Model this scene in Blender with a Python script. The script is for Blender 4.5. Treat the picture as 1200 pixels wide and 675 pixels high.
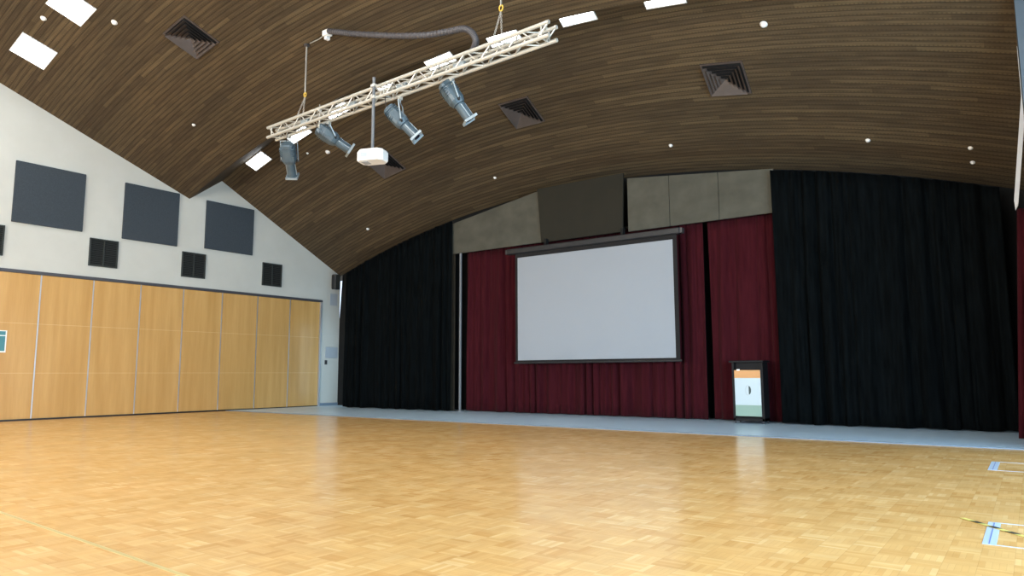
import bpy, math, random
from mathutils import Vector, Matrix
random.seed(7)
for o in list(bpy.data.objects): bpy.data.objects.remove(o)
SC = bpy.context.scene
COL = SC.collection

# ------------------------------------------------------------------ camera
YAW, PITCH, ROLL, FPX = math.radians(36.127), math.radians(6.894), math.radians(-.19), 830.72
fwd = Vector((-math.sin(YAW)*math.cos(PITCH), math.cos(YAW)*math.cos(PITCH), math.sin(PITCH)))
r0 = Vector((math.cos(YAW), math.sin(YAW), 0)); u0 = r0.cross(fwd)
rgt = r0*math.cos(ROLL)+u0*math.sin(ROLL); upv = -r0*math.sin(ROLL)+u0*math.cos(ROLL)
cd = bpy.data.cameras.new('camera'); cam = bpy.data.objects.new('camera', cd); COL.objects.link(cam)
cd.sensor_width = 36; cd.sensor_fit = 'HORIZONTAL'; cd.lens = FPX/1200*36; cd.clip_end = 200; cd.clip_start = .05
M3 = Matrix((rgt, upv, -fwd)).transposed()
cam.matrix_world = Matrix.Translation((0, 0, 1)) @ M3.to_4x4()
SC.camera = cam
# ------------------------------------------------------------------ view, world, daylight, added fill
SC.view_settings.view_transform = 'Standard'; SC.view_settings.look = 'None'
SC.view_settings.gamma = 1; SC.view_settings.use_curve_mapping = False
SC.view_settings.exposure = 0.9
w = bpy.data.worlds.new('world'); SC.world = w; w.use_nodes = True
bg = w.node_tree.nodes['Background']; bg.inputs[0].default_value = (.62, .78, 1, 1); bg.inputs[1].default_value = 1.0
def area(name, loc, direction, sx, sy, power, color):
    l = bpy.data.lights.new(name, 'AREA'); l.shape = 'RECTANGLE'; l.size = sx; l.size_y = sy
    l.energy = power; l.color = color
    o = bpy.data.objects.new(name, l); COL.objects.link(o); o.location = loc
    o.rotation_euler = Vector(direction).to_track_quat('-Z', 'Y').to_euler()
    return o
area('daylight_rear', (-7.0, -9.75, 2.3), (0, 1, -.05), 15, 3.6, 2500, (1.0, .97, .92))
area('daylight_side', (4.6, 5.2, 1.75), (-1, .30, 0), 12, 2.9, 1500, (.50, .76, 1.0))
area('added_fill_backstage', (-16.95, 15.05, 1.4), (-1, -.1, 0), .3, 2.4, 5, (.50, .78, 1.0))  # added fill hidden behind the left curtain, tints the white wall blue
PANEL_EMIT = 9.0

# ------------------------------------------------------------------ measured ceiling
XC = -9.05
def arch(x): return -1.60*((x-XC)/9.2)**2
PY = [-9.5, 1.0, 10.09, 11.02, 15.4]
PZ = [5.4, 9.27, 5.766, 6.47, 4.21]
def prof(y):
    if y <= PY[0]: return PZ[0]+1.6
    for i in range(len(PY)-1):
        if y <= PY[i+1]:
            t = (y-PY[i])/(PY[i+1]-PY[i]); return PZ[i]*(1-t)+PZ[i+1]*t+1.6
    return PZ[-1]+1.6
def ceil_z(x, y): return arch(x)+prof(y)
def ceil_mat(x, y, drop=0.0):
    e = .05
    tx = Vector((2*e, 0, ceil_z(x+e, y)-ceil_z(x-e, y))).normalized()
    ty = Vector((0, 2*e, ceil_z(x, y+e)-ceil_z(x, y-e))).normalized()
    n = tx.cross(ty).normalized(); ty = n.cross(tx)
    m = Matrix((tx, ty, n)).transposed().to_4x4()
    return Matrix.Translation(Vector((x, y, ceil_z(x, y)))-n*drop) @ m

# ------------------------------------------------------------------ materials
def mat(name, col, rough=.6, metal=0, spec=.5, sheen=0, coat=0):
    m = bpy.data.materials.new(name); m.use_nodes = True
    b = m.node_tree.nodes['Principled BSDF']
    b.inputs['Base Color'].default_value = (*col, 1); b.inputs['Roughness'].default_value = rough
    b.inputs['Metallic'].default_value = metal; b.inputs['Specular IOR Level'].default_value = spec
    b.inputs['Sheen Weight'].default_value = sheen; b.inputs['Coat Weight'].default_value = coat
    return m
def N(m, t, **kw):
    n = m.node_tree.nodes.new(t)
    for k, v in kw.items(): setattr(n, k, v)
    return n
def L(m, a, b): m.node_tree.links.new(a, b)
def math_n(m, op, a, b=None, c=None):
    n = N(m, 'ShaderNodeMath', operation=op)
    for i, v in enumerate((a, b, c)):
        if v is None: continue
        if isinstance(v, (int, float)): n.inputs[i].default_value = v
        else: L(m, v, n.inputs[i])
    return n.outputs[0]
def ramp(m, fac, stops):
    n = N(m, 'ShaderNodeValToRGB'); L(m, fac, n.inputs[0])
    e = n.color_ramp.elements
    while len(e) < len(stops): e.new(.5)
    for i, (p, c) in enumerate(stops): e[i].position = p; e[i].color = (*c, 1)
    return n.outputs[0]
def mix(m, fac, a, b, mode='MIX'):
    n = N(m, 'ShaderNodeMix', data_type='RGBA', blend_type=mode)
    for i, v in ((0, fac), (6, a), (7, b)):
        if isinstance(v, (int, float)): n.inputs[i].default_value = v
        elif isinstance(v, tuple): n.inputs[i].default_value = (*v, 1)
        else: L(m, v, n.inputs[i])
    return n.outputs[2]
def noise(m, vec, scale, detail=3, stretch=(1, 1, 1)):
    mp = N(m, 'ShaderNodeMapping'); mp.inputs['Scale'].default_value = stretch; L(m, vec, mp.inputs[0])
    n = N(m, 'ShaderNodeTexNoise'); n.inputs['Scale'].default_value = scale; n.inputs['Detail'].default_value = detail
    L(m, mp.outputs[0], n.inputs[0]); return n.outputs[0]
def bump(m, h, strength, dist=.01):
    n = N(m, 'ShaderNodeBump'); n.inputs['Strength'].default_value = strength; n.inputs['Distance'].default_value = dist
    L(m, h, n.inputs['Height']); L(m, n.outputs[0], m.node_tree.nodes['Principled BSDF'].inputs['Normal'])
def base(m, sock): L(m, sock, m.node_tree.nodes['Principled BSDF'].inputs['Base Color'])
def objco(m):
    t = N(m, 'ShaderNodeTexCoord'); s = N(m, 'ShaderNodeSeparateXYZ'); L(m, t.outputs['Object'], s.inputs[0])
    return t.outputs['Object'], s.outputs[0], s.outputs[1], s.outputs[2]

def m_ceiling():
    m = mat('dark_slatted_timber', (.1, .07, .045), .75, spec=.12)
    co, x, y, z = objco(m)
    yq = math_n(m, 'DIVIDE', y, .095)
    cell = math_n(m, 'FLOOR', yq); fr = math_n(m, 'FRACT', yq)
    xs = math_n(m, 'FLOOR', math_n(m, 'ADD', math_n(m, 'DIVIDE', x, 2.4), math_n(m, 'MULTIPLY', cell, .37)))
    cv = N(m, 'ShaderNodeCombineXYZ'); L(m, cell, cv.inputs[0]); L(m, xs, cv.inputs[1])
    wn = N(m, 'ShaderNodeTexWhiteNoise'); L(m, cv.outputs[0], wn.inputs[0])
    tone = ramp(m, wn.outputs[0], [(0, (.070, .050, .030)), (.5, (.086, .062, .036)), (.85, (.100, .072, .041)), (1, (.120, .088, .050))])
    grain = noise(m, co, 3, 4, (.5, 14, 2))
    c = mix(m, .55, tone, ramp(m, grain, [(.3, (.45, .45, .45)), (.7, (1.35, 1.35, 1.35))]), 'MULTIPLY')
    big = noise(m, co, .6, 2, (.6, 1.5, 1))
    c = mix(m, .5, c, ramp(m, big, [(.3, (.75, .78, .8)), (.7, (1.25, 1.2, 1.1))]), 'MULTIPLY')
    gap = math_n(m, 'LESS_THAN', fr, .2)
    fr2 = math_n(m, 'FRACT', math_n(m, 'DIVIDE', x, .06))
    pit = math_n(m, 'MULTIPLY', math_n(m, 'LESS_THAN', fr2, .4), math_n(m, 'GREATER_THAN', fr, .75))
    dark = math_n(m, 'MAXIMUM', gap, math_n(m, 'MULTIPLY', pit, .6))
    c = mix(m, math_n(m, 'MULTIPLY', dark, .6), c, (.03, .022, .014))
    base(m, c); bump(m, math_n(m, 'SUBTRACT', 1.0, gap), .5, .01)
    return m
def m_parquet():
    m = mat('mosaic_parquet', (.6, .35, .14), .22, spec=.5)
    co, x, y, z = objco(m)
    T = .155
    tx = math_n(m, 'DIVIDE', x, T); ty = math_n(m, 'DIVIDE', y, T)
    ix = math_n(m, 'FLOOR', tx); iy = math_n(m, 'FLOOR', ty); fx = math_n(m, 'FRACT', tx); fy = math_n(m, 'FRACT', ty)
    par = math_n(m, 'MODULO', math_n(m, 'ABSOLUTE', math_n(m, 'ADD', ix, iy)), 2.0)
    inv = math_n(m, 'SUBTRACT', 1.0, par)
    f = math_n(m, 'ADD', math_n(m, 'MULTIPLY', fx, par), math_n(m, 'MULTIPLY', fy, inv))
    fi = math_n(m, 'FLOOR', math_n(m, 'MULTIPLY', f, 5.0)); ff = math_n(m, 'FRACT', math_n(m, 'MULTIPLY', f, 5.0))
    cv = N(m, 'ShaderNodeCombineXYZ'); L(m, ix, cv.inputs[0]); L(m, iy, cv.inputs[1]); L(m, fi, cv.inputs[2])
    wn = N(m, 'ShaderNodeTexWhiteNoise'); L(m, cv.outputs[0], wn.inputs[0])
    cv2 = N(m, 'ShaderNodeCombineXYZ'); L(m, ix, cv2.inputs[0]); L(m, iy, cv2.inputs[1])
    wn2 = N(m, 'ShaderNodeTexWhiteNoise'); L(m, cv2.outputs[0], wn2.inputs[0])
    v = math_n(m, 'ADD', math_n(m, 'MULTIPLY', wn.outputs[0], .5), math_n(m, 'MULTIPLY', wn2.outputs[0], .5))
    c = ramp(m, v, [(.05, (.67, .37, .12)), (.3, (.735, .435, .155)), (.6, (.775, .475, .18)), (.8, (.81, .515, .21)), (.95, (.85, .57, .26))])
    g = noise(m, co, 6, 3, (1, 1, 1))
    c = mix(m, .35, c, ramp(m, g, [(.3, (.8, .78, .74)), (.7, (1.12, 1.12, 1.12))]), 'MULTIPLY')
    gap = math_n(m, 'LESS_THAN', ff, .06)
    edge = math_n(m, 'MAXIMUM', math_n(m, 'LESS_THAN', fx, .02), math_n(m, 'LESS_THAN', fy, .02))
    c = mix(m, math_n(m, 'MULTIPLY', math_n(m, 'MAXIMUM', gap, edge), .25), c, (.30, .15, .05))
    base(m, c)
    rr = noise(m, co, 1.3, 3)
    rm = N(m, 'ShaderNodeMapRange'); L(m, rr, rm.inputs[0]); rm.inputs[3].default_value = .14; rm.inputs[4].default_value = .30
    L(m, rm.outputs[0], m.node_tree.nodes['Principled BSDF'].inputs['Roughness'])
    bump(m, noise(m, co, 9, 2), .05, .01)
    return m
def m_noisy(name, c1, c2, scale, rough, stretch=(1, 1, 1), bmp=0, **kw):
    m = mat(name, c1, rough, **kw); co, x, y, z = objco(m)
    n = noise(m, co, scale, 4, stretch)
    base(m, ramp(m, n, [(.3, c1), (.7, c2)]))
    if bmp: bump(m, n, bmp, .01)
    return m
def m_emit(name, col, s):
    m = mat(name, col, .5); b = m.node_tree.nodes['Principled BSDF']
    b.inputs['Emission Color'].default_value = (*col, 1); b.inputs['Emission Strength'].default_value = s
    return m
def m_glass():
    m = bpy.data.materials.new('window_glass'); m.use_nodes = True; nt = m.node_tree; nt.nodes.clear()
    o = nt.nodes.new('ShaderNodeOutputMaterial'); mx = nt.nodes.new('ShaderNodeMixShader'); mx.inputs[0].default_value = .06
    t = nt.nodes.new('ShaderNodeBsdfTransparent'); g = nt.nodes.new('ShaderNodeBsdfGlossy'); g.inputs['Roughness'].default_value = .02
    nt.links.new(t.outputs[0], mx.inputs[1]); nt.links.new(g.outputs[0], mx.inputs[2]); nt.links.new(mx.outputs[0], o.inputs[0])
    return m
def m_panel():
    m = mat('beech_laminate', (.58, .33, .1), .32, spec=.45); co, x, y, z = objco(m)
    oi = N(m, 'ShaderNodeObjectInfo')
    off = math_n(m, 'MULTIPLY', oi.outputs['Random'], 37.0)
    ad = N(m, 'ShaderNodeVectorMath', operation='ADD'); L(m, co, ad.inputs[0]); L(m, off, ad.inputs[1])
    n = noise(m, ad.outputs[0], 1.6, 4, (1, 3.2, .22))
    c = ramp(m, n, [(.3, (.50, .28, .085)), (.7, (.60, .36, .13))])
    n2 = noise(m, ad.outputs[0], 6, 4, (1, 9, .5))
    c = mix(m, .25, c, ramp(m, n2, [(.3, (.82, .8, .76)), (.7, (1.08, 1.08, 1.08))]), 'MULTIPLY')
    l1 = math_n(m, 'LESS_THAN', math_n(m, 'ABSOLUTE', math_n(m, 'SUBTRACT', z, 2.13)), .006)
    l2 = math_n(m, 'LESS_THAN', math_n(m, 'ABSOLUTE', math_n(m, 'SUBTRACT', z, 1.02)), .006)
    c = mix(m, math_n(m, 'MULTIPLY', math_n(m, 'MAXIMUM', l1, l2), .35), c, (.8, .6, .35))
    base(m, c); return m

MT = dict(
    ceiling=m_ceiling(), floor=m_parquet(), panel=m_panel(), glass=m_glass(),
    wall=m_noisy('painted_wall', (.50, .505, .46), (.53, .535, .49), 2, .8),
    stage=m_noisy('pale_vinyl', (.58, .78, .95), (.62, .82, .97), 3, .3, spec=.45),
    dark_wall=m_noisy('black_painted_wall', (.008, .009, .009), (.012, .012, .012), 3, .9, spec=.2),
    black_cloth=m_noisy('black_velour', (.0008, .0013, .0015), (.003, .0045, .0052), 5, .95, (4, 4, .4), spec=.05),
    red_cloth=m_noisy('maroon_velour', (.033, .0045, .007), (.050, .0075, .011), 5, .95, (4, 4, .4), spec=.05, sheen=.02),
    fabric=m_noisy('slate_felt', (.038, .049, .059), (.052, .064, .076), 60, .95, bmp=.2, spec=.2),
    grille=mat('dark_grille', (.022, .027, .025), .7),
    pelmet=m_noisy('grey_board', (.052, .050, .036), (.078, .075, .056), 2.5, .85, (1, 1, 1.2)),
    pelmet_dark=m_noisy('olive_brown_board', (.009, .0075, .002), (.012, .010, .0035), 3, .85),
    brown=m_noisy('dark_brown_board', (.03, .022, .012), (.045, .034, .02), 3, .8),
    alu=mat('anodised_aluminium', (.78, .79, .82), .3, metal=.75),
    truss=mat('truss_aluminium', (.52, .51, .46), .35, metal=.35),
    steel=mat('galvanised_steel', (.42, .40, .36), .45, metal=.6),
    black=mat('black_plastic', (.012, .012, .013), .45),
    dark_metal=mat('dark_grey_metal', (.06, .06, .062), .45, metal=.4),
    white=mat('white_plastic', (.82, .82, .80), .4),
    screen=mat('matte_white_screen', (.29, .315, .345), .9, spec=.1),
    lamp_body=m_noisy('grey_blue_enamel', (.055, .085, .105), (.07, .105, .13), 8, .4, spec=.5),
    lamp_front=mat('pale_lens_ring', (.34, .40, .43), .35, metal=.3),
    hose=mat('grey_ribbed_hose', (.065, .062, .068), .5),
    vent=m_noisy('brown_vent_enamel', (.065, .05, .043), (.08, .062, .054), 5, .6),
    vent_dark=mat('vent_inside', (.006, .005, .005), .9),
    diffuser=m_emit('lit_diffuser', (.93, .97, 1.0), PANEL_EMIT), diffuser_far=m_emit('lit_diffuser_stage_row', (.93, .97, 1.0), 5.0), diffuser_mid=m_emit('lit_diffuser_added_fill', (1.0, .99, .97), 31.0),  # strongest diffuser is boosted for the unseen panels added to light the floor
    track=mat('dark_track', (.07, .07, .08), .5, metal=.3),
    skirt=mat('blue_grey_skirting', (.16, .22, .28), .6),
    teal=mat('teal_sign', (.06, .22, .25), .4), grey_sign=mat('grey_notice', (.36, .40, .44), .5), pole=mat('grey_pole', (.13, .14, .15), .5), lectern=mat('lectern_black', (.007, .007, .008), .6, spec=.2), bluelit_wall=mat('wall_with_blue_light', (.075, .10, .125), .8),
    orange=mat('orange_print', (.60, .29, .10), .5), poster=mat('poster_white', (.43, .53, .57), .35),
    green=mat('sage_print', (.22, .34, .28), .5), ink=mat('dark_ink', (.02, .05, .05), .5),
    tape_white=mat('pale_blue_tape', (.42, .52, .64), .45), tape_line=mat('blue_tape_line', (.12, .18, .45), .5),
    yellow=mat('yellow_tape', (.66, .55, .14), .45), linepaint=mat('pale_green_line', (.62, .48, .20), .35),
    brass=mat('yellow_shackle', (.65, .42, .06), .4, metal=.3), lens=mat('dark_lens', (.02, .025, .04), .08, spec=.8),
    white_fin=mat('white_panel', (.60, .63, .67), .55),
)

# ------------------------------------------------------------------ mesh helpers
class MB:
    def __init__(s): s.v = []; s.f = []
    def add(s, vs, fs):
        k = len(s.v); s.v += [Vector(p) for p in vs]; s.f += [tuple(i+k for i in q) for q in fs]; return s
    def box(s, x0, x1, y0, y1, z0, z1, M=None, ch=0):
        if ch:
            ch = min(ch, .45*min(x1-x0, y1-y0, z1-z0))
            return s._chbox(x0, x1, y0, y1, z0, z1, ch, M)
        vs = [Vector(p) for p in ((x0,y0,z0),(x1,y0,z0),(x1,y1,z0),(x0,y1,z0),(x0,y0,z1),(x1,y0,z1),(x1,y1,z1),(x0,y1,z1))]
        if M: vs = [M @ p for p in vs]
        return s.add(vs, [(3,2,1,0),(4,5,6,7),(0,1,5,4),(1,2,6,5),(2,3,7,6),(3,0,4,7)])
    def _chbox(s, x0, x1, y0, y1, z0, z1, c, M):
        vs = []
        for z, i in ((z0, c), (z0+c, 0), (z1-c, 0), (z1, c)):
            vs += [(x0+i+c*(i == 0), y0+i, z), (x1-i-c*(i == 0), y0+i, z), (x1-i, y0+i+c*(i == 0), z), (x1-i, y1-i-c*(i == 0), z),
                   (x1-i-c*(i == 0), y1-i, z), (x0+i+c*(i == 0), y1-i, z), (x0+i, y1-i-c*(i == 0), z), (x0+i, y0+i+c*(i == 0), z)]
        vs = [Vector(p) for p in vs]
        if M: vs = [M @ p for p in vs]
        fs = []
        for k in range(3):
            for j in range(8): fs.append((k*8+j, k*8+(j+1) % 8, k*8+8+(j+1) % 8, k*8+8+j))
        fs += [tuple(reversed(range(8))), tuple(range(24, 32))]
        return s.add(vs, fs)
    def tube(s, a, b, r, r2=None, n=12, cap=True):
        a = Vector(a); b = Vector(b); d = (b-a).normalized(); r2 = r if r2 is None else r2
        t = Vector((0, 0, 1)) if abs(d.z) < .9 else Vector((1, 0, 0)); u = d.cross(t).normalized(); v = d.cross(u)
        vs = []
        for p, q in ((a, r), (b, r2)):
            for i in range(n):
                an = 2*math.pi*i/n; vs.append(p+(u*math.cos(an)+v*math.sin(an))*q)
        fs = [(i, i+n, (i+1) % n+n, (i+1) % n) for i in range(n)]
        if cap: fs += [tuple(range(n)), tuple(reversed(range(n, 2*n)))]
        return s.add(vs, fs)
    def lathe(s, a, d, prof_, n=16):
        """prof_ = [(t, r)...] along unit direction d from a"""
        a = Vector(a); d = Vector(d).normalized()
        t = Vector((0, 0, 1)) if abs(d.z) < .9 else Vector((1, 0, 0)); u = d.cross(t).normalized(); v = d.cross(u)
        vs = []
        for q, r in prof_:
            for i in range(n):
                an = 2*math.pi*i/n; vs.append(a+d*q+(u*math.cos(an)+v*math.sin(an))*r)
        fs = []
        for k in range(len(prof_)-1):
            fs += [(k*n+i, k*n+i+n, k*n+(i+1) % n+n, k*n+(i+1) % n) for i in range(n)]
        fs += [tuple(range(n)), tuple(reversed(range((len(prof_)-1)*n, len(prof_)*n)))]
        return s.add(vs, fs)
    def path(s, pts, r, n=8):
        for a, b in zip(pts[:-1], pts[1:]): s.tube(a, b, r, n=n)
        return s
    def prism(s, poly, thick):
        """poly: coplanar 3D points, extruded by vector thick"""
        k = len(poly); t = Vector(thick); vs = [Vector(p) for p in poly]; vs += [p+t for p in vs]
        fs = [tuple(range(k)), tuple(reversed(range(k, 2*k)))]+[(i, i+k, (i+1) % k+k, (i+1) % k) for i in range(k)]
        return s.add(vs, fs)
    def build(s, name, m, parent=None, smooth=False, bevel=0):
        off = Vector(parent['_o']) if parent is not None and '_o' in parent else Vector((0, 0, 0))
        if parent is not None and parent.type == 'MESH': off = Vector(parent['_o'])
        me = bpy.data.meshes.new(name); me.from_pydata([tuple(p-off) for p in s.v], [], s.f)
        import bmesh
        bm = bmesh.new(); bm.from_mesh(me); bmesh.ops.recalc_face_normals(bm, faces=bm.faces); bm.to_mesh(me); bm.free()
        me.materials.append(MT[m] if isinstance(m, str) else m)
        if smooth:
            for p in me.polygons: p.use_smooth = True
        o = bpy.data.objects.new(name, me); COL.objects.link(o); o['_o'] = tuple(off)
        if parent is not None: o.parent = parent
        if smooth:
            md = o.modifiers.new('e', 'EDGE_SPLIT'); md.split_angle = math.radians(40)
        if bevel:
            b = o.modifiers.new('b', 'BEVEL'); b.width = bevel; b.segments = 2
        return o
def tag(o, label, cat, group=None, kind=None):
    o['label'] = label; o['category'] = cat
    if group: o['group'] = group
    if kind: o['kind'] = kind
    return o
def thing(name, loc, label, cat, group=None):
    o = bpy.data.objects.new(name, None); COL.objects.link(o); o.location = loc; o['_o'] = tuple(loc)
    o.empty_display_size = .2
    return tag(o, label, cat, group)
def struct(o): o['kind'] = 'structure'; return o
def dup(root, mw, label, group=None):
    r = root.copy(); COL.objects.link(r); r.matrix_world = mw; r['label'] = label
    if group: r['group'] = group
    for ch in list(root.children):
        c = ch.copy(); COL.objects.link(c); c.parent = r
        for g in ch.children:
            d = g.copy(); COL.objects.link(d); d.parent = c
    return r
T = Matrix.Translation

# ------------------------------------------------------------------ structure
XL, XR, YB, YR, XE = -18.25, .16, 15.4, -9.5, 4.2    # left wall, stage side wall, back, rear, outer right wall
struct(MB().box(XL-.3, XE+.3, YR-.3, YB+.3, -.2, 0).build('floor', 'floor'))
struct(MB().box(XL, XR, 11.5, YB, .001, .012).build('floor_stage_strip', 'stage'))
struct(MB().box(XL, XR, 11.44, 11.5, .001, .014).build('trim_1', 'skirt'))
# ceiling: folded and arched sheet with thickness
xs = [XL-.3+i*(XE+.6-XL)/56 for i in range(57)]
ys = [YR-.3, -9.5, -5, 1.0, 4, 7, 10.09, 11.02, 13, 15.4, 15.7]
cb = MB(); nx = len(xs)
vs = [(x, y, ceil_z(x, y)) for y in ys for x in xs]+[(x, y, ceil_z(x, y)+.25) for y in ys for x in xs]
fs = []; K = len(xs)*len(ys)
for j in range(len(ys)-1):
    for i in range(nx-1):
        a = j*nx+i; fs.append((a, a+1, a+nx+1, a+nx)); fs.append((K+a, K+a+nx, K+a+nx+1, K+a+1))
for i in range(nx-1):
    fs.append((i, K+i, K+i+1, i+1)); b = (len(ys)-1)*nx+i; fs.append((b, b+1, K+b+1, K+b))
for j in range(len(ys)-1):
    a = j*nx; fs.append((a, a+nx, K+a+nx, K+a)); b = a+nx-1; fs.append((b, K+b, K+b+nx, b+nx))
cb.add(vs, fs); struct(cb.build('ceiling', 'ceiling'))
def wall_x(x, t, ylist, z0):   # outline in plane x following the ceiling
    return [(x, y, z0) for y in (ylist[0], ylist[-1])]+[(x, y, ceil_z(x, y)+.1) for y in reversed(ylist)]
PT = 3.34      # head of the folding partition
P0, P1 = 1.0, 14.62
yl = [YR, -5, 1.0, 4, 7, 10.09, 11.02, 13, YB]
wb = MB()
wb.prism([(XL, YR, 0), (XL, P0, 0), (XL, P0, PT), (XL, P1, PT), (XL, P1, 0), (XL, YB, 0)] +
         [(XL, y, ceil_z(XL, y)+.1) for y in reversed(yl)], (-.2, 0, 0))
struct(wb.build('wall_left', 'wall'))
struct(MB().box(XL-.3, XL-.2, P0-.2, P1+.2, 0, PT+.2).build('wall_left_recess', 'wall'))
struct(MB().prism([(x, YB, 0) for x in (XL-.2, XE+.2)]+[(x, YB, ceil_z(x, YB)+.1) for x in reversed(xs[1:-1])], (0, .2, 0)).build('wall_back', 'dark_wall'))
# right side: short wall beside the stage, then the hall widens to a glazed wall
ylr = [11.42, 13, YB]
struct(MB().prism([(XR, 11.42, 0), (XR, YB, 0)]+[(XR, y, ceil_z(XR, y)+.1) for y in reversed(ylr)], (.2, 0, 0)).build('wall_right', 'bluelit_wall'))  # bluish, dim light on this wall is put into its blue-grey colour
struct(MB().prism([(XR+.2, 11.42, 0), (XE, 11.42, 0)]+[(x, 11.42, ceil_z(x, 11.42)+.1) for x in (XE, 2.3, XR+.2)], (0, .2, 0)).build('wall_right_return', 'wall'))
def window_wall(name, axis, c, u0_, u1, wz0, wz1, wins, top, t):
    b = MB()
    def bx(ua, ub, za, zb):
        if axis == 'x': b.box(min(c, c+t), max(c, c+t), ua, ub, za, zb)
        else: b.box(ua, ub, min(c, c+t), max(c, c+t), za, zb)
    bx(u0_, u1, 0, wz0)
    edges = [u0_]+[e for ww in wins for e in ww]+[u1]
    for i in range(0, len(edges), 2): bx(edges[i], edges[i+1], wz0, wz1)
    n = 16
    pts = [(u0_+(u1-u0_)*i/n) for i in range(n+1)]
    up = [((c, u, top(u)) if axis == 'x' else (u, c, top(u))) for u in reversed(pts)]
    lo = [((c, u0_, wz1), (c, u1, wz1)) if axis == 'x' else ((u0_, c, wz1), (u1, c, wz1))][0]
    b.prism(list(lo)+up, (t, 0, 0) if axis == 'x' else (0, t, 0))
    struct(b.build(name, 'wall'))
sw = [(-.9+i*2.4, 1.2+i*2.4) for i in range(5)]
window_wall('wall_right_outer', 'x', XE, YR, 11.42, .35, 3.1, sw, lambda y: ceil_z(XE, y)+.1, .2)
rw = [(-16.0+i*3.1, -13.3+i*3.1) for i in range(5)]
window_wall('wall_rear', 'y', YR, XL, XE, .5, 4.0, rw, lambda x: ceil_z(x, YR)+.1, -.2)
wn_ = 0
for (a, b_) in sw:
    wn_ += 1; f = MB()
    f.box(XE+.04, XE+.12, a, a+.06, .35, 3.1).box(XE+.04, XE+.12, b_-.06, b_, .35, 3.1).box(XE+.04, XE+.12, a, b_, .35, .41).box(XE+.04, XE+.12, a, b_, 3.04, 3.1).box(XE+.04, XE+.12, (a+b_)/2-.03, (a+b_)/2+.03, .41, 3.04)
    o = struct(f.build('window_%d' % wn_, 'alu')); MB().box(XE+.075, XE+.085, a+.06, b_-.06, .41, 3.04).build('pane', 'glass', o)
for (a, b_) in rw:
    wn_ += 1; f = MB()
    f.box(a, a+.06, YR-.12, YR-.04, .5, 4).box(b_-.06, b_, YR-.12, YR-.04, .5, 4).box(a, b_, YR-.12, YR-.04, .5, .56).box(a, b_, YR-.12, YR-.04, 3.94, 4).box((a+b_)/2-.03, (a+b_)/2+.03, YR-.12, YR-.04, .56, 3.94)
    o = struct(f.build('window_%d' % wn_, 'alu')); MB().box(a+.06, b_-.06, YR-.085, YR-.075, .56, 3.94).build('pane', 'glass', o)
struct(MB().box(XL, XL+.018, P1+.06, YB, 0.0, .10).build('baseboard_left', 'skirt'))
# partition surround: dark track above, grey jamb at the end, dark floor seal
struct(MB().box(XL-.1, XL+.025, P0, P1+.06, PT-.05, PT+.02).build('trim_2', 'track'))
struct(MB().box(XL-.1, XL+.03, P1-.02, P1+.05, 0, PT-.05).build('trim_3', 'alu'))
struct(MB().box(XL-.09, XL+.012, P0, P1-.02, 0, .035).build('trim_4', 'black'))
# dark brown board and white fin beside the stage
struct(MB().box(-12.98, -12.62, 14.62, 14.66, 0.012, 4.3).build('trim_5', 'brown'))
# ------------------------------------------------------------------ folding partition panels
pe = [14.60-i*1.134 for i in range(13)]
pdesc = ['at the far end beside the grey jamb', 'second from the far end', 'third from the far end', 'fourth from the far end', 'fifth from the far end',
         'sixth from the far end', 'seventh from the far end, second from the photo edge', 'with the teal sign, at the left edge of the photo', 'nearer than the sign panel, left of the photo']
for i in range(12):
    y1, y0 = pe[i], pe[i+1]
    t = thing('partition_panel', (XL-.03, (y0+y1)/2, .03), 'beech folding partition panel in left wall, '+pdesc[min(i, 8)], 'partition panel', 'beech folding partition panels')
    MB().box(XL-.07, XL, y0+.012, y1-.012, .035, PT-.055, ch=.003).build('board', 'panel', t)
    MB().box(XL-.075, XL+.004, y0-.012, y0+.014, .036, PT-.056).build('edge_strip', 'alu', t)
s = thing('wall_sign', (XL, 5.88, 1.74), 'teal sign with white border on the beech panel at left edge', 'sign')
MB().box(XL, XL+.008, 5.70, 6.07, 1.50, 1.985).build('border', 'white', s)
MB().box(XL+.008, XL+.011, 5.72, 6.045, 1.53, 1.86).box(XL+.008, XL+.011, 5.72, 6.045, 1.88, 1.965).build('print', 'teal', s)

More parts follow.
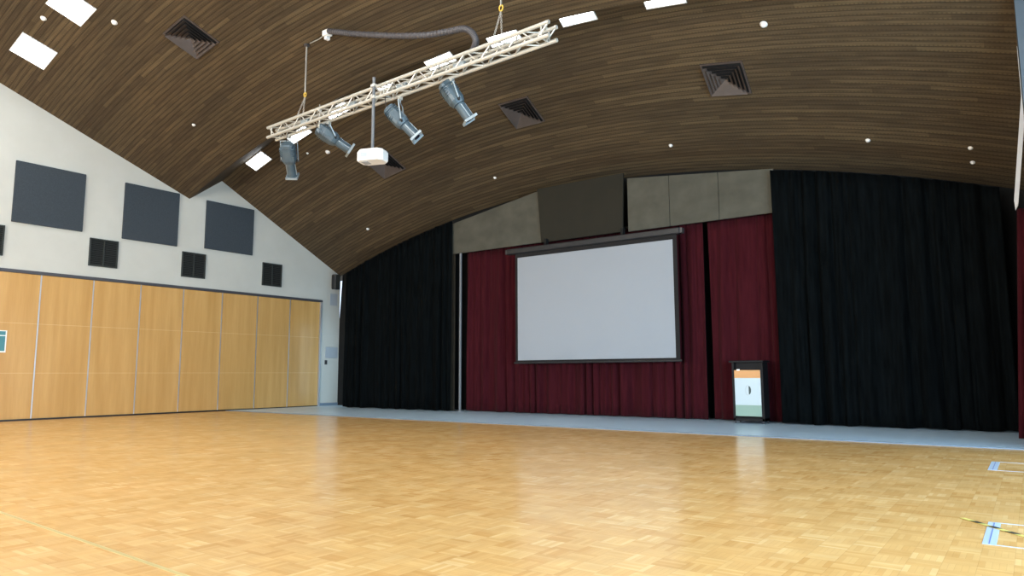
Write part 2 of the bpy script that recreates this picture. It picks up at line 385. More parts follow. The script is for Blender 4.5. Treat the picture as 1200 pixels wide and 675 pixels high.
# ------------------------------------------------------------------ wall things
ap = [((5.965, 7.44), 'leftmost of the three, above the near beech panels', 4.42, 5.83), ((8.365, 9.79), 'middle of the three, left of the ceiling valley', 4.40, 5.84), ((10.57, 12.065), 'rightmost of the three, right of the ceiling valley', 4.46, 5.82)]
for (a, b_), d, z0, z1 in ap:
    t = thing('acoustic_panel', (XL, (a+b_)/2, z0), 'large slate grey acoustic panel, '+d, 'acoustic panel', 'large square acoustic panels')
    MB().box(XL+.013, XL+.058, a, b_, z0, z1, ch=.008).build('felt_face', 'fabric', t)
    MB().box(XL+.003, XL+.015, a+.03, b_-.03, z0+.03, z1-.03).build('backing', 'black', t)
def grille(a, b_, z0, z1, d):
    t = thing('wall_grille', (XL, (a+b_)/2, z0), 'small black square grille on white wall, '+d, 'wall grille', 'small black wall grilles')
    f = MB(); w_ = .03; x0, x1 = XL, XL+.04
    f.box(x0, x1, a, a+w_, z0, z1).box(x0, x1, b_-w_, b_, z0, z1).box(x0, x1, a+w_, b_-w_, z0, z0+w_).box(x0, x1, a+w_, b_-w_, z1-w_, z1)
    f.box(x0, x1, (a+b_)/2-.014, (a+b_)/2+.014, z0+w_, z1-w_).build('frame', 'grille', t)
    s_ = MB(); n = 14
    for k in range(n):
        z = z0+w_+(z1-z0-2*w_)*(k+.5)/n
        for c, e in ((a+w_, (a+b_)/2-.014), ((a+b_)/2+.014, b_-w_)):
            s_.prism([(XL+.004, c, z+.014), (XL+.03, c, z-.010), (XL+.03, c, z-.014), (XL+.004, c, z+.010)], (0, e-c, 0))
    s_.build('louvres', 'grille', t)
    MB().box(XL, XL+.003, a+w_, b_-w_, z0+w_, z1-w_).build('backing', 'vent_dark', t)
grille(5.15, 5.86, 3.63, 4.31, 'cut off by left edge of the photo')
grille(7.632, 8.30, 3.628, 4.31, 'between and below the left and middle slate panels')
grille(9.958, 10.63, 3.615, 4.296, 'below the ceiling valley')
grille(12.436, 13.105, 3.624, 4.31, 'nearest the stage')
t = thing('loudspeaker', (XL, 15.1, 3.75), 'small black loudspeaker high on white wall beside the stage curtain', 'loudspeaker')
MB().box(XL+.05, XL+.24, 14.98, 15.2, 3.74, 4.22, ch=.02).build('cabinet', 'black', t)
MB().box(XL, XL+.05, 15.05, 15.13, 3.9, 4.05).build('bracket', 'steel', t)
MB().box(XL+.242, XL+.25, 15.0, 15.18, 3.77, 4.19).build('front_grille', 'grille', t)
tag(MB().box(XL, XL+.006, 14.99, 15.285, 3.22, 3.61).build('notice', 'grey_sign'), 'pale square notice on white wall under the small loudspeaker', 'notice')
t = thing('control_panel', (XL, 15.1, 1.68), 'pale grey wide panel on white wall above the light switch', 'control panel')
MB().box(XL, XL+.02, 14.85, 15.34, 1.52, 1.87, ch=.004).build('cover', 'grey_sign', t)
MB().box(XL+.02, XL+.023, 14.89, 15.30, 1.56, 1.83).build('face_plate', 'grey_sign', t)
t = thing('light_switch', (XL, 14.89, 1.38), 'dark light switch on white wall beside the partition jamb', 'light switch')
MB().box(XL, XL+.014, 14.84, 14.94, 1.31, 1.45, ch=.003).build('plate', 'dark_metal', t)
MB().box(XL+.014, XL+.022, 14.875, 14.905, 1.36, 1.40).build('rocker', 'black', t)

# ------------------------------------------------------------------ curtains
def top_line(yc):   # height at which a cloth hung at y=yc meets the ceiling edge behind it
    def f(x):
        k = yc/YB; return 1+(ceil_z(x/k, YB)-1)*k-.015
    return f
def drape(name, x0, x1, y0, topf, m, seed, lam=.32, amp=.075, zb=.03, thick=.012, lean=None, hem=.0):
    rnd = random.Random(seed); n = int((x1-x0)/.022)+2; nz = 14
    ph = []; p = 0
    for i in range(n):
        x = x0+(x1-x0)*i/(n-1); p += (x1-x0)/(n-1)/lam*2*math.pi*(1+.45*math.sin(x*3.1+seed)+.3*math.sin(x*7.7+2*seed)); ph.append(p)
    A_ = [amp*(.62+.38*math.sin(ph[i]*.231+seed))for i in range(n)]
    vs = []
    for j in range(nz+1):
        s_ = j/nz
        for i in range(n):
            x = x0+(x1-x0)*i/(n-1); zt = topf(x); z = zt+(zb+hem*math.sin(ph[i]*.5)-zt)*s_
            k = .55+.45*min(1, s_*1.6)
            wv = math.sin(ph[i]+.5*math.sin(s_*2.2+i*.013))
            wv = math.copysign(abs(wv)**.75, wv)
            y = y0+A_[i]*k*wv+.018*math.sin(ph[i]*2.3+s_*3)
            xx = x+.02*math.cos(ph[i])*k
            if lean: xx = lean(x, xx, z)
            vs.append((xx, y, z))
    fs = [(j*n+i, j*n+i+1, (j+1)*n+i+1, (j+1)*n+i) for j in range(nz) for i in range(n-1)]
    b = MB(); b.add(vs, fs); o = b.build(name, m)
    for p_ in o.data.polygons: p_.use_smooth = True
    md = o.modifiers.new('s', 'SOLIDIFY'); md.thickness = thick; md.offset = 0
    return o
tag(drape('stage_curtain', -16.90, -12.60, 14.45, top_line(14.45), 'black_cloth', 3, hem=.012), 'black pleated stage curtain left of the maroon drapes', 'curtain')
tag(drape('curtain_strip', -17.02, -16.84, 14.62, lambda x: 3.25, 'black_cloth', 5, lam=.12, amp=.03), 'narrow black curtain edge against white wall, lower than the main drape', 'curtain')
tag(drape('stage_curtain', -4.03, -.24, 14.38, top_line(14.38), 'black_cloth', 11, lam=.36, amp=.085, hem=.012), 'wide black pleated stage curtain at right beside the poster stand', 'curtain')
tag(drape('backdrop_curtain', -12.36, -5.62, 14.80, lambda x: 4.355, 'red_cloth', 21, lam=.29, amp=.09, hem=.006), 'maroon pleated backdrop curtain hanging behind the projection screen', 'curtain')
tag(drape('backdrop_curtain', -5.56, -3.95, 14.86, lambda x: 4.36, 'red_cloth', 33, lam=.33, amp=.075, hem=.006), 'maroon pleated backdrop curtain behind the poster stand, right of screen', 'curtain')
def sidelean(x, xx, z): return xx+.065*z
o = drape('side_curtain', -.245, .0, 13.0, lambda x: 3.45, 'red_cloth', 8, lam=.14, amp=.05, lean=sidelean)
tag(o, 'maroon side curtain at the right edge of the photo', 'curtain')
t = thing('curtain_track', (-8, 14.8, 4.40), 'black track carrying the maroon backdrop curtains behind the grey boards', 'curtain track')
MB().box(-12.4, -3.9, 14.77, 14.90, 4.36, 4.42).build('rail', 'black', t)
for a in (-12.3, -8.1, -4.2): MB().box(a, a+.04, 14.80, 15.4, 4.42, 4.46).build('bracket', 'black', t)
t = thing('pole', (-12.385, 14.6, .012), 'slim pale grey pole between black curtain and maroon curtain', 'pole')
MB().tube((-12.385, 14.6, .02), (-12.385, 14.6, 4.27), .036, n=14).build('tube', 'pole', t, smooth=True)
MB().tube((-12.385, 14.6, .012), (-12.385, 14.6, .035), .09, n=18).build('base', 'pole', t, smooth=True)

# ------------------------------------------------------------------ boards above the stage
def board(name, pts, y, th, m, label):
    t_ = MB(); t_.prism([(x, y, z) for x, z in pts], (0, th, 0)); o = t_.build(name, m, bevel=.006); return tag(o, label, 'board', 'boards above the stage')
board('pelmet_board', [(-12.66, 4.262), (-9.56, 4.262), (-9.72, 5.60), (-12.66, 5.11)], 14.55, .05, 'pelmet', 'grey sloping-topped board above maroon curtain, left of the olive board')
board('pelmet_board', [(-9.66, 4.24), (-7.40, 4.24), (-7.36, 5.62), (-9.77, 5.62)], 14.47, .05, 'pelmet_dark', 'olive brown board hanging above the projection screen, between two grey boards')
rb = thing('pelmet_board', (-5.7, 14.55, 4.25), 'grey three-section board above maroon curtain, right of the olive board', 'board', 'boards above the stage')
for a, b_ in ((-7.30, -6.28), (-6.27, -5.16), (-5.15, -4.0)):
    zt = lambda x: 5.50+(-.35)*(x+7.3)/3.3
    MB().prism([(a, 14.55, 4.24), (b_, 14.55, 4.24), (b_, 14.55, zt(b_)), (a, 14.55, zt(a))], (0, .05, 0)).build('section', 'pelmet', rb, bevel=.004)
# supports reach the black rear wall
for k, (x, z) in enumerate(((-11.6, 4.9), (-9.0, 5.2), (-7.9, 5.2), (-5.0, 4.9))): pass

# ------------------------------------------------------------------ projection screen
sc = thing('projection_screen', (-8.2, 14.3, 4.1), 'white pull-down projection screen with black borders before maroon curtain', 'projection screen')
MB().box(-10.56, -5.92, 14.22, 14.38, 3.985, 4.125, ch=.02).build('housing', 'black', sc)
for a in (-5.92, -10.60): MB().box(a, a+.05, 14.24, 14.36, 4.0, 4.11).build('end_cap', 'dark_metal', sc)
MB().box(-10.255, -6.115, 14.29, 14.296, 1.325, 3.885).build('fabric', 'screen', sc)
bo = MB(); bo.box(-10.32, -10.255, 14.288, 14.298, 1.26, 3.985).box(-6.115, -6.02, 14.288, 14.298, 1.26, 3.985)
bo.box(-10.255, -6.115, 14.288, 14.298, 3.885, 3.985).box(-10.255, -6.115, 14.288, 14.298, 1.28, 1.325).build('border', 'vent_dark', sc)
MB().tube((-10.36, 14.293, 1.265), (-5.99, 14.293, 1.265), .025, n=12).build('bottom_bar', 'black', sc, smooth=True)
for a in (-9.5, -7.4): MB().box(a, a+.06, 14.36, 14.47, 4.06, 4.30).build('bracket', 'dark_wall', sc)

# ------------------------------------------------------------------ poster stand (lectern)
LX0, LX1, LY = -4.885, -4.275, 14.16
le = thing('lectern', ((LX0+LX1)/2, LY, .012), 'black framed lectern with orange, white and green front panel', 'lectern')
MB().box(LX0-.035, LX1+.03, LY-.06, LY+.38, 1.205, 1.245, ch=.006).build('top', 'lectern', le)
MB().box(LX0, LX0+.045, LY, LY+.34, .06, 1.205).build('side_panel', 'lectern', le)
MB().box(LX1-.045, LX1, LY, LY+.34, .06, 1.205).build('side_panel', 'lectern', le)
MB().box(LX0+.045, LX1-.045, LY+.10, LY+.13, .12, 1.205).build('back_board', 'lectern', le)
fp = MB().box(LX0+.05, LX1-.05, LY-.005, LY+.012, .155, 1.055).build('front_panel', 'poster', le)
MB().box(LX0+.05, LX1-.05, LY-.009, LY-.005, .90, 1.055).build('orange_band', 'orange', fp)
MB().box(LX0+.05, LX1-.05, LY-.009, LY-.005, .155, .37).build('green_band', 'green', fp)
cx, cz = (LX0+LX1)/2+.02, .66
lf = [(cx+.0+.045*math.sin(math.pi*k/8), LY-.009, cz+.085*math.cos(math.pi*k/8)) for k in range(9)]
MB().prism(lf, (0, .004, 0)).build('leaf_emblem', 'ink', fp)
arc = [(cx-.012-.05*math.sin(math.pi*k/8), LY-.007, cz+.10*math.cos(math.pi*k/8)) for k in range(9)]
MB().path(arc, .0035, 6).build('emblem_outline', 'grey_sign', fp)
MB().box(LX0+.10, LX0+.16, LY-.010, LY-.006, 1.045, 1.075).build('tag', 'white', fp)
MB().box(LX0, LX1, LY, LY+.34, .06, .12, ch=.004).build('base_shelf', 'lectern', le)
for a, b_ in ((LX0+.03, LY+.03), (LX1-.03, LY+.03), (LX0+.03, LY+.31), (LX1-.03, LY+.31)):
    MB().tube((a, b_, .035), (a, b_, .065), .012, n=8).lathe((a-.012, b_, .032), (1, 0, 0), [(0, .014), (.004, .02), (.02, .02), (.024, .014)], 12).build('castor', 'dark_metal', le)

# ------------------------------------------------------------------ ceiling things
I4 = Matrix.Identity(4)
lp = thing('ceiling_light', (0, 0, 0), 'x', 'ceiling light', 'square lit ceiling panels')
lw, ld = .33, .33
f = MB(); f.box(-lw-.02, lw+.02, -ld-.02, -ld, -.02, .03).box(-lw-.02, lw+.02, ld, ld+.02, -.02, .03).box(-lw-.02, -lw, -ld, ld, -.02, .03).box(lw, lw+.02, -ld, ld, -.02, .03).build('frame', 'white', lp)
MB().box(-lw, lw, -ld, ld, -.012, .02).build('diffuser', 'diffuser', lp)
hp = thing('ceiling_light', (0, 0, 0), 'x', 'ceiling light', 'square lit ceiling panels')
f = MB(); f.box(-lw-.02, lw+.02, -ld-.02, -ld, -.02, .03).box(-lw-.02, lw+.02, ld, ld+.02, -.02, .03).box(-lw-.02, -lw, -ld, ld, -.02, .03).box(lw, lw+.02, -ld, ld, -.02, .03).build('frame', 'white', hp)
MB().box(-lw, lw, -ld, ld, -.012, .02).build('diffuser', 'diffuser_mid', hp)
near = [(-16.85, 'lower of the two bright square ceiling panels at top left'), (-15.1, 'upper of the two bright square ceiling panels, cut by the top edge')]
first = True
def place(root, mw, label, group=None):
    global first
    if root.get('used') is None:
        root['used'] = 1; root.matrix_world = mw; root['label'] = label
        return root
    return dup(root, mw, label, group)
for x, d in near: place(lp, ceil_mat(x, 5.67, .0), d)
for y in (5.67, -.5, -5.0):       # unseen panels above and behind the viewer, added to light the floor
    for k in range(9):
        x = -16.85+1.75*k
        if y > 5 and k < 2: continue
        if k < 1: continue
        if k % 2 and y < 5: continue
        place(hp, ceil_mat(x, y, .0), 'unseen square ceiling panel added to light the floor')
rowp = thing('ceiling_light', (0, 0, 0), 'x', 'ceiling light', 'narrow lit ceiling panels past the fold')
f = MB(); a_, b2 = .37, .12
f.box(-a_-.02, a_+.02, -b2-.02, -b2, -.02, .03).box(-a_-.02, a_+.02, b2, b2+.02, -.02, .03).box(-a_-.02, -a_, -b2, b2, -.02, .03).box(a_, a_+.02, -b2, b2, -.02, .03).build('frame', 'white', rowp)
MB().box(-a_, a_, -b2, b2, -.012, .02).build('diffuser', 'diffuser_far', rowp)
rows = [(-16.80, 'bright panel left of the truss, above the rightmost slate wall panel'), (-15.12, 'bright panel seen at the left end of the truss'),
        (-13.60, 'bright panel seen through the truss between left chain and projector pole'), (-11.95, 'small bright piece of panel seen at the projector pole clamp'),
        (-10.17, 'bright panel just above the middle of the truss'), (-8.40, 'bright panel seen behind the right end chain of the truss'),
        (-6.62, 'bright panel right of the truss end'), (-4.83, 'rightmost bright ceiling panel, at the top edge of the photo')]
for x, d in rows:
    if x < -16: place(rowp, ceil_mat(x, 11.20, .0) @ Matrix.Diagonal((.95, 1.35, 1, 1)), d)
    elif -12.5 < x < -11.5: place(rowp, ceil_mat(x, 11.245, .0) @ Matrix.Diagonal((.5, .6, 1, 1)), d)
    else: place(rowp, ceil_mat(x, 11.245, .0), d)
vp = thing('ceiling_vent', (0, 0, 0), 'x', 'ceiling vent', 'square louvred ceiling vents')
R0 = .41
f = MB(); f.box(-R0, R0, -R0, -R0+.035, -.02, .01).box(-R0, R0, R0-.035, R0, -.02, .01).box(-R0, -R0+.035, -R0+.035, R0-.035, -.02, .01).box(R0-.035, R0, -R0+.035, R0-.035, -.02, .01).build('frame', 'vent', vp)
MB().box(-R0+.03, R0-.03, -R0+.03, R0-.03, -.008, .005).build('backing', 'vent_dark', vp)
for k in range(5):
    ro = R0-.045-k*.072; ri = ro-.066; zo, zi = -.085, -.016
    g = MB(); v = []
    for r_, z in ((ro, zo), (ri, zi), (ri, zi+.004), (ro, zo+.004)): v += [(-r_, -r_, z), (r_, -r_, z), (r_, r_, z), (-r_, r_, z)]
    q = [(a*4+i, a*4+(i+1) % 4, ((a+1) % 4)*4+(i+1) % 4, ((a+1) % 4)*4+i) for a in range(4) for i in range(4)]
    g.add(v, q).build('louvre', 'vent', vp)
for x, y, d in ((-13.68, 7.42, 'at upper left, above the left end of the truss'), (-9.19, 13.0, 'mid ceiling below the right half of the truss'),
                (-4.37, 13.0, 'rightmost one, right of centre'), (-13.72, 13.0, 'mostly hidden behind the white projector')):
    place(vp, ceil_mat(x, y, .002), 'square brown louvred ceiling vent, '+d)
dp = thing('smoke_detector', (0, 0, 0), 'x', 'smoke detector', 'small white ceiling discs')
MB().lathe((0, 0, .005), (0, 0, -1), [(0, .05), (.02, .05), (.03, .042), (.045, .03), (.05, .012)], 18).build('body', 'white', dp, smooth=True)
MB().lathe((0, 0, .008), (0, 0, -1), [(0, .058), (.012, .058), (.015, .05)], 18).build('base', 'white', dp, smooth=True)
dets = [(-14.729, 6.344, 1.5, 'right of the upper bright panel at top left'), (-15.865, 5.465, 1.4, 'between the two bright panels at top left'),
        (-15.899, 8.797, 1, 'above the ceiling valley at left'), (-14.866, 11.994, 1.5, 'below the second spotlight from the left'),
        (-15.4, 11.75, .8, 'just right of the leftmost spotlight'), (-15.981, 14.487, 1.1, 'above the left black curtain'),
        (-11.164, 14.543, 1, 'above the left grey board'), (-6.209, 14.575, 1.1, 'above the right grey board'),
        (-3.318, 11.94, 1.6, 'large one right of the rightmost bright panel'), (-2.217, 14.521, 1.1, 'above the right black curtain'),
        (-.605, 14.52, 1, 'upper of the close pair at far right'), (-.603, 14.864, 1, 'lower of the close pair at far right')]
for x, y, sc_, d in dets:
    o = place(dp, ceil_mat(x, y, .004) @ Matrix.Scale(sc_*.72, 4), 'small round white ceiling disc, '+d)

# ------------------------------------------------------------------ lighting truss
TA, TB = Vector((-12.74, 8.79, 6.09)), Vector((-5.46, 8.55, 6.12))
dx = (TB-TA).normalized(); side = Vector((0, 0, 1)).cross(dx).normalized(); up = dx.cross(side); LT = (TB-TA).length; h = .105
tr = thing('lighting_truss', ((TA+TB)/2), 'silver box lighting truss hanging on two chains under the timber ceiling', 'truss')
ch = {}
for nm, a, b_ in (('nt', -1, 1), ('ft', 1, 1), ('nb', -1, -1), ('fb', 1, -1)):
    off = side*h*a+up*h*b_; ch[nm] = off
    MB().tube(TA+off, TB+off, .032, n=12).build('chord', 'truss', tr, smooth=True)
for u_, v_ in (('nt', 'nb'), ('ft', 'fb'), ('nt', 'ft'), ('nb', 'fb')):
    g = MB(); n = 26
    for k in range(n):
        a = ch[u_] if k % 2 == 0 else ch[v_]; b_ = ch[v_] if k % 2 == 0 else ch[u_]
        g.tube(TA+dx*(LT*(k+.15)/n)+a, TA+dx*(LT*(k+.95)/n)+b_, .012, n=6)
    g.build('lacing', 'truss', tr)
for q in (.02, .5, .98):
    g = MB(); c = TA+dx*LT*q; cs = [ch['nt'], ch['ft'], ch['fb'], ch['nb']]
    for k in range(4): g.tube(c+cs[k], c+cs[(k+1) % 4], .014, n=8)
    g.build('end_frame', 'truss', tr)
# black cable loom and sockets inside
MB().path([TA+dx*(LT*k/40)+side*.02*math.sin(k)-up*(.03+.015*math.sin(k*1.7)) for k in range(3, 37)], .018, 6).build('cable', 'black', tr)
for q in (.16, .36, .55, .74):
    c = TA+dx*LT*q; MB().box(-.12, .12, -.035, .035, -.03, .04, M=T(c) @ Matrix((dx, side, up)).transposed().to_4x4(), ch=.006).build('socket_box', 'lamp_front', tr)
def chain(name, q, ztop, label, hook_z):
    c = TA+dx*LT*q; x, y = c.x, c.y; zt = c.z+h
    t_ = thing(name, (x, y, ztop), label, 'hanging chain', 'truss chains')
    MB().tube((x, y, hook_z+.12), (x, y, ztop-.02), .016, n=8).build('rod', 'steel', t_)
    MB().lathe((x, y, ztop-.05), (0, 0, 1), [(0, .03), (.02, .06), (.05, .06)], 12).build('ceiling_plate', 'dark_metal', t_)
    g = MB()
    ring = [(x+.035*math.cos(a*math.pi/6), y, hook_z+.08+.05*math.sin(a*math.pi/6)) for a in range(13)]
    g.path(ring, .013, 6).build('shackle', 'brass', t_)
    for s_ in (-1, 1):
        g = MB(); p0 = Vector((x, y, hook_z+.03)); p1 = c+dx*s_*.10-side*h+up*h; n = 9
        for k in range(n):
            a = p0.lerp(p1, k/n); b_ = p0.lerp(p1, (k+1.1)/n); w_ = .013
            d = (b_-a).normalized(); e = d.cross(Vector((0, 1, 0))).normalized() if k % 2 else Vector((0, 1, 0))
            loop = [a+e*w_*.2, a.lerp(b_, .3)+e*w_, a.lerp(b_, .7)+e*w_, b_, a.lerp(b_, .7)-e*w_, a.lerp(b_, .3)-e*w_, a+e*w_*.2]
            g.path(loop, .0055, 5)
        g.build('chain_leg', 'steel', t_)
chain('hoist_chain', .155, ceil_z(-11.6, 8.76)-.002, 'steel rod and chain bridle at the left end of the truss', 6.60)
chain('hoist_chain', .862, ceil_z(-6.47, 8.59)-.002, 'steel chain bridle with yellow shackle at the right end of the truss', 6.74)
# hose
pw = [(-10.866, 8.70, 7.80), (-10.5, 8.70, 7.665), (-10.2, 8.69, 7.55), (-9.48, 8.68, 7.30), (-8.806, 8.68, 7.084), (-8.174, 8.68, 6.913), (-7.676, 8.68, 6.827), (-7.333, 8.67, 6.769), (-7.146, 8.66, 6.652), (-7.036, 8.64, 6.485), (-7.036, 8.62, 6.352), (-7.12, 8.60, 6.24)]
def smooth_path(p, n=10):
    p = [Vector(q) for q in p]; out = []
    for i in range(len(p)-1):
        a, b_, c, d = p[max(i-1, 0)], p[i], p[i+1], p[min(i+2, len(p)-1)]
        for k in range(n):
            t_ = k/n; out.append(.5*((2*b_)+(c-a)*t_+(2*a-5*b_+4*c-d)*t_*t_+(3*b_-a-3*c+d)*t_**3))
    out.append(p[-1]); return out
def ribbed(pts, r, m, name, parent):
    n = 12; vs = []; N_ = len(pts)
    for i, p in enumerate(pts):
        d = (pts[min(i+1, N_-1)]-pts[max(i-1, 0)]).normalized(); u = Vector((0, 1, 0)); v = d.cross(u).normalized(); u = v.cross(d)
        rr = r*(1.0 if i % 2 else .84)
        for k in range(n): an = 2*math.pi*k/n; vs.append(p+(u*math.cos(an)+v*math.sin(an))*rr)
    fs = [(i*n+k, i*n+(k+1) % n, (i+1)*n+(k+1) % n, (i+1)*n+k) for i in range(N_-1) for k in range(n)]
    fs += [tuple(range(n)), tuple(reversed(range((N_-1)*n, N_*n)))]
    return MB().add(vs, fs).build(name, m, parent)
hs = thing('cable_hose', pw[0], 'grey ribbed cable hose looping from the ceiling down to the truss', 'hose')
ribbed(smooth_path(pw, 12), .058, 'hose', 'ribbed_tube', hs)
MB().box(-11.02, -10.86, 8.66, 8.80, ceil_z(-10.94, 8.73)-.09, ceil_z(-10.94, 8.73)+.02, ch=.01).box(-10.98, -10.90, 8.68, 8.78, ceil_z(-10.94, 8.73)-.17, ceil_z(-10.94, 8.73)-.10, ch=.01).build('mounting_clamp', 'white', hs)
MB().path([(-11.50, 8.75, ceil_z(-11.5, 8.75)-.02), (-11.2, 8.74, ceil_z(-11.2, 8.74)-.05), (-10.98, 8.73, ceil_z(-11, 8.73)-.03)], .012, 6).build('strap', 'steel', hs)

# ------------------------------------------------------------------ projector on a pole
pc = T(Vector((-9.46, 8.50, 4.78)))
pr = thing('projector', (-9.52, 8.56, 6.3), 'white ceiling projector on a long grey pole clamped to the truss', 'projector')
q = TA+dx*LT*((-9.53+12.74)/7.28)
px_, py_ = q.x+.20, q.y-h-.05
MB().tube((px_, py_, 4.98), (px_, py_, 6.38), .028, n=14).build('pole', 'pole', pr, smooth=True)
for zc in (5.97, 6.19): MB().box(px_-.05, px_+.05, py_-.04, py_+.07, zc, zc+.06, ch=.006).build('clamp', 'truss', pr)
MB().box(px_-.10, px_+.10, py_-.10, py_+.10, 4.955, 4.985, ch=.005).tube((px_, py_, 4.97), (px_, py_, 5.04), .045, n=12).build('bracket', 'dark_metal', pr)
rz = Matrix.Rotation(math.radians(20), 4, 'Z'); pm = T(Vector((px_+.03, py_-.02, 4.875))) @ rz @ Matrix.Diagonal((.88, .85, 1.35, 1))
g = MB(); oct_ = [(-.20, -.21), (.20, -.21), (.29, -.12), (.29, .12), (.20, .21), (-.20, .21), (-.29, .12), (-.29, -.12)]
for z0, z1, s0, s1 in ((-.075, -.055, .93, 1), (-.055, .055, 1, 1), (.055, .08, 1, .9)):
    v = [pm @ Vector((x*s0, y*s0, z0)) for x, y in oct_]+[pm @ Vector((x*s1, y*s1, z1)) for x, y in oct_]
    g.add(v, [(i, (i+1) % 8, 8+(i+1) % 8, 8+i) for i in range(8)]+[tuple(range(8)), tuple(range(8, 16))])
body = g.build('body', 'white', pr)
MB().lathe(pm @ Vector((.08, .20, 0)), (pm.to_3x3() @ Vector((0, 1, 0))), [(0, .055), (.03, .055), (.03, .04)], 16).build('lens', 'lens', pr, smooth=True)
MB().box(-.17, -.02, -.213, -.209, -.03, .03, M=pm).build('connector_plate', 'grey_sign', pr)
MB().box(-.21, -.07, -.10, .10, -.079, -.075, M=pm).build('filter_grille', 'grey_sign', pr)

# ------------------------------------------------------------------ profile spotlights
def spot(p0, p1, label, arm=1):
    p0 = Vector(p0); p1 = Vector(p1); d = (p1-p0).normalized(); p1 = p1+d*.0; Ls = (p1-p0).length
    t_ = thing('stage_spotlight', p0, label, 'stage spotlight', 'blue grey profile spotlights on the truss')
    sd = d.cross(Vector((0, 0, 1))).normalized() if abs(d.z) < .97 else Vector((1, 0, 0)); n_ = sd.cross(d)
    F_ = Matrix((sd, n_, d)).transposed().to_4x4(); F_.translation = p0
    g = MB(); secs = [(0, .095, .085), (.02, .125, .115), (.20*Ls, .150, .135), (.46*Ls, .150, .135), (.56*Ls, .115, .105)]
    v = []; K_ = 12
    for z, a, b_ in secs:
        for k in range(K_):
            an = 2*math.pi*(k+.5)/K_; ca, sa = math.cos(an), math.sin(an)
            v.append(F_ @ Vector((a*math.copysign(abs(ca)**.6, ca), b_*math.copysign(abs(sa)**.6, sa), z)))
    g.add(v, [(i*K_+k, i*K_+(k+1) % K_, (i+1)*K_+(k+1) % K_, (i+1)*K_+k) for i in range(4) for k in range(K_)]+[tuple(range(K_)), tuple(range(4*K_, 5*K_))])
    hb = g.build('lamp_housing', 'lamp_body', t_)
    g = MB()
    for k in range(5): z = Ls*(.10+.05*k); g.box(-.148, .148, -.132, .132, z, z+.006, M=F_)
    g.build('cooling_fins', 'lamp_body', hb)
    MB().lathe(F_ @ Vector((0, 0, .55*Ls)), d, [(0, .09), (.02, .10), (.04, .092), (.39*Ls, .092), (.395*Ls, .105)], 18).build('lens_barrel', 'lamp_body', t_, smooth=True)
    MB().box(-.008, .008, .09, .102, .60*Ls, .92*Ls, M=F_).box(.09, .102, -.008, .008, .60*Ls, .92*Ls, M=F_).box(-.102, -.09, -.008, .008, .60*Ls, .92*Ls, M=F_).build('barrel_rail', 'lamp_front', t_)
    MB().box(-.12, .12, -.12, .12, .945*Ls, .965*Ls, M=F_).box(-.123, -.11, -.123, .123, .935*Ls, .99*Ls, M=F_).box(.11, .123, -.123, .123, .935*Ls, .99*Ls, M=F_).box(-.12, .12, -.123, -.11, .935*Ls, .99*Ls, M=F_).build('colour_frame', 'lamp_front', t_)
    MB().lathe(F_ @ Vector((0, 0, .965*Ls)), d, [(0, .062), (.006, .062)], 18).build('lens', 'lens', t_)
    # yoke from the body sides to the lower truss chord
    g = MB(); piv = F_ @ Vector((0, 0, .50*Ls)); tgt = Vector((piv.x, TA.y+(TB.y-TA.y)*(piv.x-TA.x)/(TB.x-TA.x)+h, TA.z-h-.02))
    tp = Vector((piv.x, tgt.y, tgt.z-.10))
    for s_ in (-1, 1):
        a = piv+sd*s_*.175
        g.path([a, tp+sd*s_*.175, tp], .011, 6)
    g.path([tp, tgt], .014, 8).build('yoke', 'lamp_front', t_)
    MB().tube(piv-sd*.195, piv+sd*.195, .022, n=10).build('tilt_knob', 'black', t_)
    MB().box(tgt.x-.03, tgt.x+.03, tgt.y-.04, tgt.y+.04, tgt.z-.04, tgt.z+.03, ch=.006).build('hook_clamp', 'truss', t_)
    MB().path(smooth_path([p0, p0+Vector((-.05, .02, -.10)), p0+Vector((-.10, .05, .03)), Vector((p0.x-.06, tgt.y-h, TA.z-.05))], 6), .008, 6).build('power_lead', 'black', t_)
spot((-12.09, 8.70, 5.73), (-12.452, 9.14, 5.17), 'leftmost blue grey spotlight on the truss, pointing almost straight down')
spot((-11.117, 8.70, 5.853), (-10.77, 9.28, 5.46), 'second blue grey spotlight from left, between left chain and projector')
spot((-9.123, 8.70, 5.798), (-8.655, 9.0, 5.223), 'third blue grey spotlight from left, just right of the projector pole')
spot((-7.782, 8.70, 5.944), (-7.471, 9.06, 5.301), 'rightmost blue grey spotlight, hanging lower right of the truss middle')
c = TA+dx*LT*.243
tag(MB().path([c-side*h+up*.18, c-side*h-up*.30], .010, 6).box(c.x-.025, c.x+.025, c.y-h-.03, c.y-h+.03, c.z+.04, c.z+.10).build('hanging_hook', 'truss'), 'thin silver hook rod hanging through the truss left of the projector pole', 'hook')

# ------------------------------------------------------------------ white fin at the right edge
wf = MB().prism([(XR-.001, 12.4, 7.1), (.20-.05, 12.4, 5.0), (-.045, 12.4, 3.47), (-.038, 12.4, 3.32), (0.0, 12.4, 3.40), (.125, 12.4, 4.33), (XR-.001, 12.4, 4.6)], (0, .06, 0)).build('wall_fin', 'white_fin')
tag(wf, 'white tapered panel above the maroon side curtain, right edge of photo', 'panel')

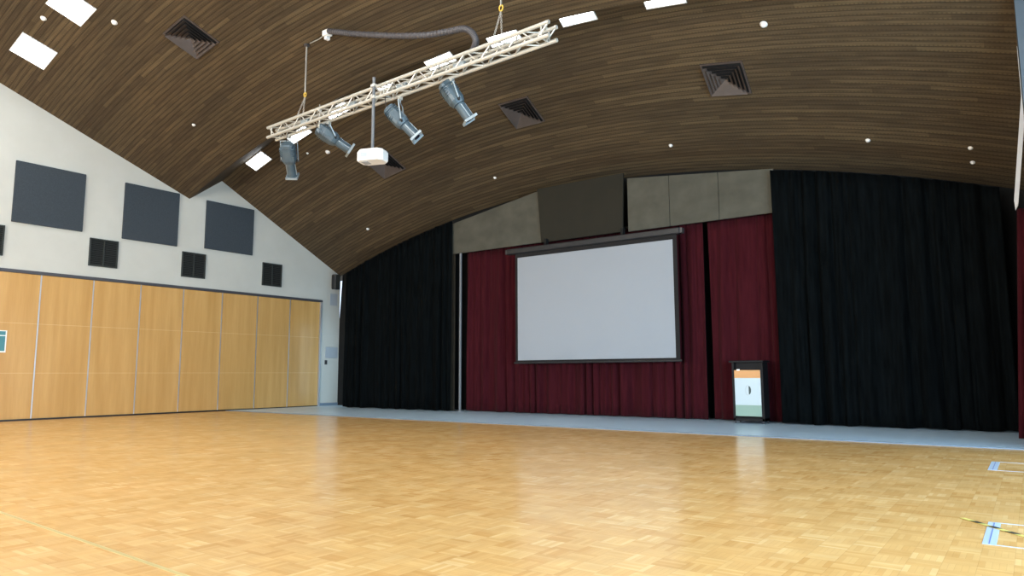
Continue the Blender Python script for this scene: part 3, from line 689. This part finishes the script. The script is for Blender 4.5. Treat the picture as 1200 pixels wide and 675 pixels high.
# ------------------------------------------------------------------ tape and marks on the floor
def mark(name, m, label, boxes, cat='floor tape', parts=()):
    if not parts:
        g = MB()
        for b_ in boxes: g.box(*b_, .0005, .002)
        return tag(g.build(name, m), label, cat)
    t_ = thing(name, (boxes[0][0], boxes[0][2], 0), label, cat)
    g = MB()
    for b_ in boxes: g.box(*b_, .0005, .002)
    g.build('tape_strip', m, t_)
    for nm, mm, bs in parts:
        g = MB()
        for b_ in bs: g.box(*b_, .002, .003)
        g.build(nm, mm, t_)
mark('floor_tape_outline', 'tape_white', 'pale blue tape rectangle on parquet near stage, right edge', [(-.455, -.375, 8.92, 9.77), (-.375, .9, 9.75, 9.77), (-.375, .9, 8.92, 8.935)], parts=[('centre_line', 'tape_line', [(-.418, -.412, 8.95, 9.74)])])
mark('floor_tape_outline', 'tape_white', 'pale blue tape rectangle on parquet crossed by yellow and black tape', [(-.318, -.248, 5.10, 5.86), (-.248, .9, 5.845, 5.86), (-.248, .9, 5.10, 5.112)], parts=[('centre_line', 'tape_line', [(-.287, -.281, 5.12, 5.84)])])
hz = thing('hazard_tape', (-.458, 5.889, 0), 'yellow and black striped tape strip on parquet at lower right', 'floor tape')
a0 = Vector((-.470, 5.90, .003)); dd = Vector((.337, -.422, 0)).normalized(); nn = Vector((-dd.y, dd.x, 0))*.019
MB().prism([a0-nn, a0+dd*1.6-nn, a0+dd*1.6+nn, a0+nn], (0, 0, .0012)).build('yellow_tape', 'yellow', hz)
for k in range(10):
    s0 = a0+dd*(.10+k*.16)+Vector((0, 0, .0014)); MB().prism([s0-nn, s0+dd*.075-nn, s0+dd*.095+nn, s0+dd*.02+nn], (0, 0, .001)).build('black_stripe', 'black', hz)
pl = MB().prism([(-12, 2.345, .0005), (2, 1.83, .0005), (2, 1.80, .0005), (-12, 2.315, .0005)], (0, 0, .0012)).build('floor_line', 'linepaint')
tag(pl, 'thin pale green court line across parquet at lower left', 'floor line')
# tidy helper properties
for o in bpy.data.objects:
    for k in ('_o', 'used'):
        if k in o: del o[k]
